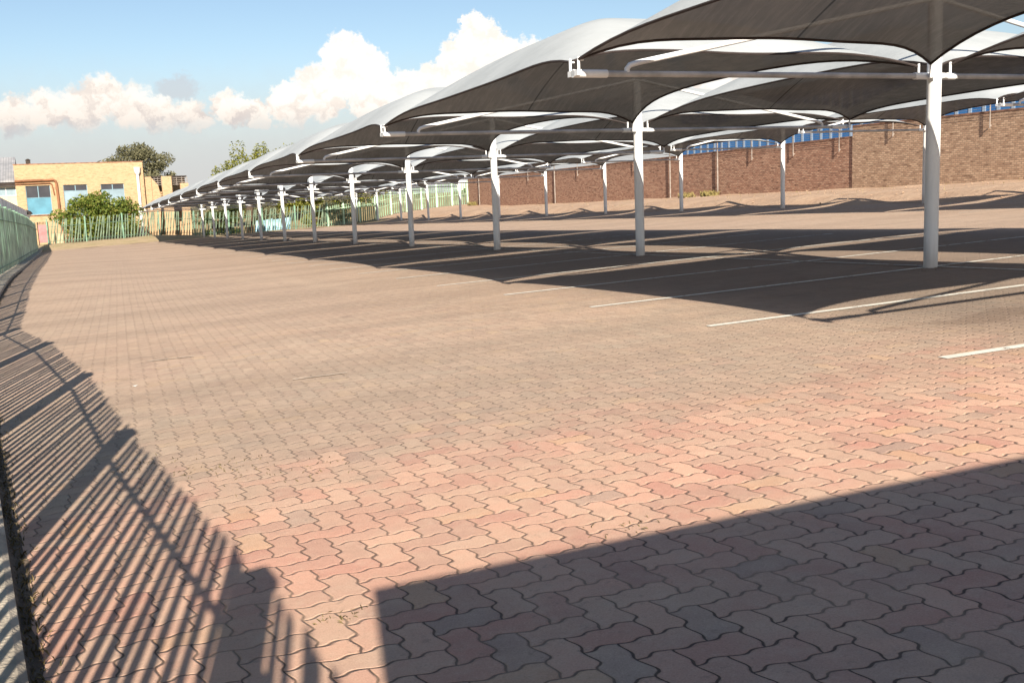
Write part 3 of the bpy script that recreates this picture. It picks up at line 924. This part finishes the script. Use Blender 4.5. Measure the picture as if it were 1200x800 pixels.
# ------------------------------------------------------------------ plants
def leaf_quads(mb, c, rx, ry, rz, n, size, flat=.35):
    for _ in range(n):
        a = random.uniform(0, 2*math.pi); cz = random.uniform(-1, 1); rr = random.random()**.42
        s = math.sqrt(1-cz*cz)
        p = Vector(c) + Vector((rx*rr*s*math.cos(a), ry*rr*s*math.sin(a), rz*rr*cz))
        nrm = Vector((random.gauss(0, 1), random.gauss(0, 1), random.gauss(.5, 1))).normalized()
        t = nrm.orthogonal().normalized(); t.rotate(Matrix.Rotation(random.uniform(0, 6.28), 3, nrm)); q = nrm.cross(t)
        L = size*random.uniform(.6, 1.4); Wd = L*random.uniform(.35, .6)
        mb.add([p-t*L, p+q*Wd*.8, p+t*L, p-q*Wd], [(0, 1, 2, 3)])

def tree(name, label, base, height, crown, clumps, leaves, size, mat, cat='tree', trunk_r=.22, group=None, spiky=0.0, limbs=7):
    """crown = (cx, cy, z0, z1, rx, ry) relative to the base"""
    root = empty(name, base); tag(root, label, cat, group)
    tb = MB()
    cx, cy, z0, z1, rx, ry = crown
    pts = [(0, 0, -.4), (random.uniform(-.1, .1), 0, z0*.5), (cx*.4, cy*.4, z0), (cx*.8, cy*.8, z0+(z1-z0)*.55)]
    tb.tube(pts, [trunk_r*1.3, trunk_r, trunk_r*.75, trunk_r*.3], 8)
    fb = MB(); cs = []
    for i in range(clumps):
        for _ in range(30):
            a = random.uniform(0, 6.28); rr = math.sqrt(random.random()); h = random.random()
            prof = math.sin(math.pi*min(1, .18+.80*h))**.6
            c = Vector((cx+rx*rr*prof*math.cos(a), cy+ry*rr*prof*math.sin(a), z0+(z1-z0)*h))
            if all((c-o).length > .28*min(rx, (z1-z0)) for o in cs): break
        cs.append(c)
        s = random.uniform(.55, 1.15)
        k = min(rx, z1-z0)*.30*s
        leaf_quads(fb, c, k*1.25, k*1.25, k*(.75+spiky), int(leaves*s*s), size)
        if spiky:
            for q in range(3):
                d = Vector((random.gauss(0, .4), random.gauss(0, .4), 1)).normalized()
                leaf_quads(fb, c+d*k*1.3, k*.28, k*.28, k*.8, int(leaves*.16), size*.8)
    for i in range(min(limbs, len(cs))):
        c = cs[i]
        st = Vector(pts[2])*random.uniform(.7, 1.0)
        tb.tube([st, (st+c)/2+Vector((0, 0, -.15*(z1-z0)*.3)), c], [trunk_r*.5, trunk_r*.32, trunk_r*.12], 6)
    tb.build('trunk', M['bark'], root, True)
    fb.build('crown', mat, root)
    return root

tree('broadleaf_tree', 'olive-green gum tree with rounded crown rising behind the orange brick building', (8.0, 130, -2.2), 11,
     (0, 0, 6.0, 10.5, 4.0, 3.2), 26, 430, .165, M['leaf_olive'], trunk_r=.3)
# paler feathery tree behind the sails
tree('feathery_tree', 'yellow-green feathery tree whose top shows above the sloping line of sails', (25.8, 126, -1.6), 11,
     (0.0, 0, 2.4, 7.7, 10.6, 3.2), 84, 400, .19, M['leaf_yellow'], trunk_r=.3, spiky=.5)
tree('leafy_bush', 'bright green leafy bush growing behind the leaning fence before the orange building', (2.0, 99.3, -1.75), 4,
     (0, 0, .6, 3.9, 3.2, 1.3), 34, 380, .15, M['leaf_bright'], 'bush', .07)
fills = [('green_shrub', 'dark green shrub behind the far fence, nearest the orange building', (12.3, 99.5), 2.1, 1.5, 'leaf_dark'),
         ('green_shrub', 'dark green shrub behind the far fence beside the bare tree trunk', (14.0, 101), 2.6, 1.5, 'leaf_dark'),
         ('green_shrub', 'olive shrub behind the light blue sheets and far fence', (17.6, 103), 2.6, 1.9, 'leaf_olive'),
         ('green_shrub', 'yellow-green shrub behind the far fence, right of the light blue sheets', (21.6, 102), 3.2, 1.5, 'leaf_yellow'),
         ('green_shrub', 'olive shrub behind the far fence, right of the yellow-green shrub', (25.0, 104), 3.0, 1.9, 'leaf_olive')]
for nm, lb_, (x, y), h, r_, mt in fills:
    tree(nm, lb_, (x, y, g(x, min(y, 104))-.05), h, (0, 0, .3, h, r_, 1.0), 16, 260, .12, M[mt], 'shrub', .06, 'shrubs behind the far fence')
tree('small_plant', 'broad-leaved plant beside the white sign at the end of the brick wall', (36.6, 96.0, g(36, 96)), 2, (0, 0, .5, 1.9, .7, .5), 8, 90, .12, M['leaf_bright'], 'plant', .04)
bt = MB(); bt.tube([(15.15, 98.2, -2.1), (15.1, 98.2, -.8), (15.25, 98.2, .7), (15.1, 98.2, 2.4)], [.42, .34, .32, .22], 10)
bt.tube([(15.2, 98.2, .6), (15.9, 98.3, 1.9), (16.3, 98.3, 3.0)], [.2, .14, .06], 8)
tag(bt.build('tree_trunk', M['bark']), 'bare dark tree trunk standing behind the far fence under the sails', 'tree trunk')
# distant tree belt closing the horizon behind the far fence
fbm = MB()
for i in range(150):
    x = random.uniform(-60, 120); y = random.uniform(150, 175); h = random.uniform(2.0, 3.6)
    leaf_quads(fbm, (x, y, -1.4+h*.5), random.uniform(2, 4), 2, h*.6, 90, .42)
tag(fbm.build('far_trees', M['leaf_olive']), 'low belt of far trees and scrub on the horizon behind the fence', 'trees', None, 'stuff')
# weed tufts at the wall foot
for i, (x, y, nn, lb_) in enumerate(((34.2, 50.6, 260, 'tall yellow weed tuft against the brick wall, between two back row posts'), (33.9, 52.6, 110, 'small dry weed tuft on the sand bank left of the tall yellow one'), (34.6, 90.3, 150, 'dry weed tuft on the sand at the far end of the brick wall'))):
    wb = MB()
    for k in range(nn):
        px, py = random.uniform(-.3, .3), random.triangular(-.8, .8, 0)
        blade((px, py, 0), random.uniform(.12, .42), random.uniform(.05, .22), .018)
    tag(wb.build('weed_tuft', M['straw'], None, False, (x, y, g(x, y)-.02)), lb_, 'weed', 'weed tufts by the brick wall')
# scattered litter: two tiny scraps on the pavers
for (x, y, a, lb_) in ((.35, 9.3, 1.2, 'tiny white paper scrap lying on the pavers near the fence shadow'),):
    s_ = MB(); s_.add([(-.05, -.02, .006), (.05, -.025, .012), (.045, .03, .006), (-.04, .025, .02), (-.05, -.02, .003), (.05, -.025, .009), (.045, .03, .003), (-.04, .025, .017)],
                      [(0, 1, 2, 3), (7, 6, 5, 4), (0, 4, 5, 1), (1, 5, 6, 2), (2, 6, 7, 3), (3, 7, 4, 0)])
    o = s_.build('paper_scrap', M['white'], None, False, (x, y, g(x, y)))
    o.rotation_euler.z = a; o.scale = (.55, .55, .55)
    tag(o, lb_, 'litter')

# ------------------------------------------------------------------ gatehouse behind the camera: casts the shadow at lower right
SUN_EL, SUN_AZ = 28.5, 13.0
t_ = (3.446+1.6)/math.cos(R(SUN_AZ))
gx = .867 - t_*math.sin(R(SUN_AZ)); gz = -.046 + t_*math.tan(R(SUN_EL))
gh = empty('gatehouse', (gx+3.5, -1.6, g(gx+3.5, -1.6)))
tag(gh, 'plain plastered gatehouse behind the viewpoint whose straight shadow covers the lower right pavers', 'gatehouse')
b = MB(); b.box(-3.5, 1.3, -4, 0, -.4, gz-gh.location.z-.12); b.build('wall', M['plaster'], gh)
b = MB(); b.box(-3.5, 1.35, -4.05, 0.0, gz-gh.location.z-.118, gz-gh.location.z); b.build('roof', M['roof'], gh)

# ------------------------------------------------------------------ camera
cam = bpy.data.cameras.new('camera'); co = bpy.data.objects.new('camera', cam); col.objects.link(co)
cam.sensor_fit = 'HORIZONTAL'; cam.sensor_width = 36.0; cam.lens = 1191.3/1200*36
cam.clip_start = .05; cam.clip_end = 6000
rot = Matrix([[0.918396, 0.094495, -0.384213], [-0.393627, 0.119851, -0.911424], [-0.040077, 0.988285, 0.147266]])
co.matrix_world = Matrix.Translation((0, 0, 1.3614)) @ rot.to_4x4()
scn.camera = co

# ------------------------------------------------------------------ light
sd = bpy.data.lights.new('sun', 'SUN'); sd.energy = 5.0; sd.angle = R(.4); sd.color = (1.0, .90, .76)
so = bpy.data.objects.new('sun', sd); col.objects.link(so)
ldir = Vector((math.sin(R(SUN_AZ))*math.cos(R(SUN_EL)), math.cos(R(SUN_AZ))*math.cos(R(SUN_EL)), -math.sin(R(SUN_EL))))
so.rotation_euler = ldir.to_track_quat('-Z', 'Y').to_euler()
so.location = (0, 0, 30)

world = bpy.data.worlds.new('World'); scn.world = world; world.use_nodes = True
nt = world.node_tree; nt.nodes.clear(); n = N(nt)
sky = n.new('ShaderNodeTexSky', sky_type='NISHITA')
sky.sun_disc = False; sky.sun_elevation = R(SUN_EL); sky.sun_rotation = R(180+SUN_AZ)
sky.air_density = 1.0; sky.dust_density = .6; sky.ozone_density = 1.6
dirv = n.new('ShaderNodeTexCoord').outputs['Generated']
dx, dy, dz = n.xyz(dirv)
el = n.m('MULTIPLY', n.m('ARCSINE', dz), 180/math.pi)
az = n.m('MULTIPLY', n.m('ARCTAN2', dx, dy), 180/math.pi)
P2 = n.vec(az, el)
# cumulus: union of puffs, edges broken up by layered noise
wz = n.noise(P2, .9, 6, .6, '2D', 1)
wx, wy, _ = n.xyz(wz)
wz2 = n.noise(P2, 3.2, 4, .6, '2D', 1)
vx, vy, _ = n.xyz(wz2)
azw = n.m('ADD', n.m('ADD', az, n.m('MULTIPLY', n.m('SUBTRACT', wx, .5), 1.5)), n.m('MULTIPLY', n.m('SUBTRACT', vx, .5), .55))
elw = n.m('ADD', n.m('ADD', el, n.m('MULTIPLY', n.m('SUBTRACT', wy, .5), 1.2)), n.m('MULTIPLY', n.m('SUBTRACT', vy, .5), .5))
puffs = [(-5.12, 4.67, 1.78), (-2.15, 4.45, 1.16), (-0.74, 4.94, 1.07), (0.85, 4.93, 1.33), (2.01, 5.6, 1.2), (3.32, 5.03, 1.33), (4.54, 4.59, 1.16), (6.23, 4.43, 1.07),
         (8.22, 4.83, 1.07), (9.52, 4.54, 0.89), (11.34, 4.94, 1.25), (12.98, 5.62, 1.6), (14.45, 7.28, 1.51), (15.32, 6.59, 1.6), (15.94, 5.37, 1.6), (17.71, 5.49, 1.25),
         (19.46, 6.03, 1.25), (21.06, 7.09, 1.6), (21.68, 8.49, 1.16), (22.79, 7.21, 1.42), (24.87, 6.72, 1.51), (27.18, 5.94, 1.78), (30.42, 5.56, 2.0), (34.97, 5.96, 2.23),
         (-10, 4.5, 2.2), (-17, 5.5, 2.6), (-26, 5.0, 2.4), (-38, 6.5, 3.0), (44, 5.2, 2.4), (55, 6.5, 3.0), (70, 5.5, 2.6)]
field = None; shade = None
for (a, e, r_) in puffs:
    da = n.m('SUBTRACT', azw, a); de = n.m('SUBTRACT', elw, e)
    d = n.m('SQRT', n.m('ADD', n.m('MULTIPLY', da, da), n.m('MULTIPLY', de, de)))
    f = n.m('SUBTRACT', 1.0, n.m('DIVIDE', d, r_))
    field = f if field is None else n.m('SMOOTH_MAX', field, f, .12)
mask = n.m('DIVIDE', n.m('ADD', field, .05), n.lin(3.0, 14.0, az, .40, .22), None, True)
mask = n.ss(0.0, 1.0, mask)
base = n.ss(2.7, 4.7, n.m('ADD', el, n.m('MULTIPLY', n.m('SUBTRACT', wx, .5), 1.6)))
mask = n.m('MULTIPLY', mask, base)
# a thin grey puff between the banks
da = n.m('DIVIDE', n.m('SUBTRACT', azw, 5.6), 1.5); de = n.m('DIVIDE', n.m('SUBTRACT', elw, 5.95), .75)
thin = n.m('MULTIPLY', n.ss(0, .5, n.m('SUBTRACT', 1.0, n.m('SQRT', n.m('ADD', n.m('MULTIPLY', da, da), n.m('MULTIPLY', de, de))))), .6)
bil = n.noise(n.vec(n.m('ADD', azw, n.m('MULTIPLY', wy, 1.2)), n.m('MULTIPLY', elw, 1.25)), .9, 5, .5, '2D')
lit = n.m('ADD', n.m('MULTIPLY', n.ss(.30, .60, bil), .42), n.m('MULTIPLY', n.ss(3.2, 5.8, el), n.lin(3.0, 14.0, az, .52, .78)), None, True)
ccol = n.ramp(lit, [(0, (.62, .60, .63)), (.35, (.86, .77, .72)), (.65, (1.10, .99, .89)), (1, (1.22, 1.17, 1.09))])
cb = n.new('ShaderNodeBackground'); n.put(cb.inputs[0], ccol); cb.inputs[1].default_value = .46
# lilac-grey haze low down, over the plain sky
skyc = sky.outputs[0]
sb = n.new('ShaderNodeBackground'); n.put(sb.inputs[0], skyc); sb.inputs[1].default_value = .062
hz = n.new('ShaderNodeBackground'); hz.inputs[0].default_value = (.69, .69, .72, 1); hz.inputs[1].default_value = .46
hf = n.m('MULTIPLY', n.m('SUBTRACT', 1.0, n.ss(1.5, 8.5, n.m('ADD', el, n.m('MULTIPLY', n.m('SUBTRACT', wx, .5), 1.0)))), .85)
mx0 = n.new('ShaderNodeMixShader'); n.put(mx0.inputs[0], hf)
nt.links.new(sb.outputs[0], mx0.inputs[1]); nt.links.new(hz.outputs[0], mx0.inputs[2])
mxt = n.new('ShaderNodeMixShader'); n.put(mxt.inputs[0], thin)
th_ = n.new('ShaderNodeBackground'); th_.inputs[0].default_value = (.70, .70, .73, 1); th_.inputs[1].default_value = .46
nt.links.new(mx0.outputs[0], mxt.inputs[1]); nt.links.new(th_.outputs[0], mxt.inputs[2])
mx1 = n.new('ShaderNodeMixShader'); n.put(mx1.inputs[0], mask)
nt.links.new(mxt.outputs[0], mx1.inputs[1]); nt.links.new(cb.outputs[0], mx1.inputs[2])
wo = n.new('ShaderNodeOutputWorld'); nt.links.new(mx1.outputs[0], wo.inputs[0])

scn.view_settings.view_transform = 'Standard'
scn.view_settings.look = 'None'
scn.view_settings.exposure = 1.0
scn.view_settings.gamma = 1.0
scn.view_settings.use_curve_mapping = False
scn.render.engine = 'CYCLES'
scn.cycles.transparent_max_bounces = 16
scn.cycles.max_bounces = 6
scn.cycles.use_denoising = True
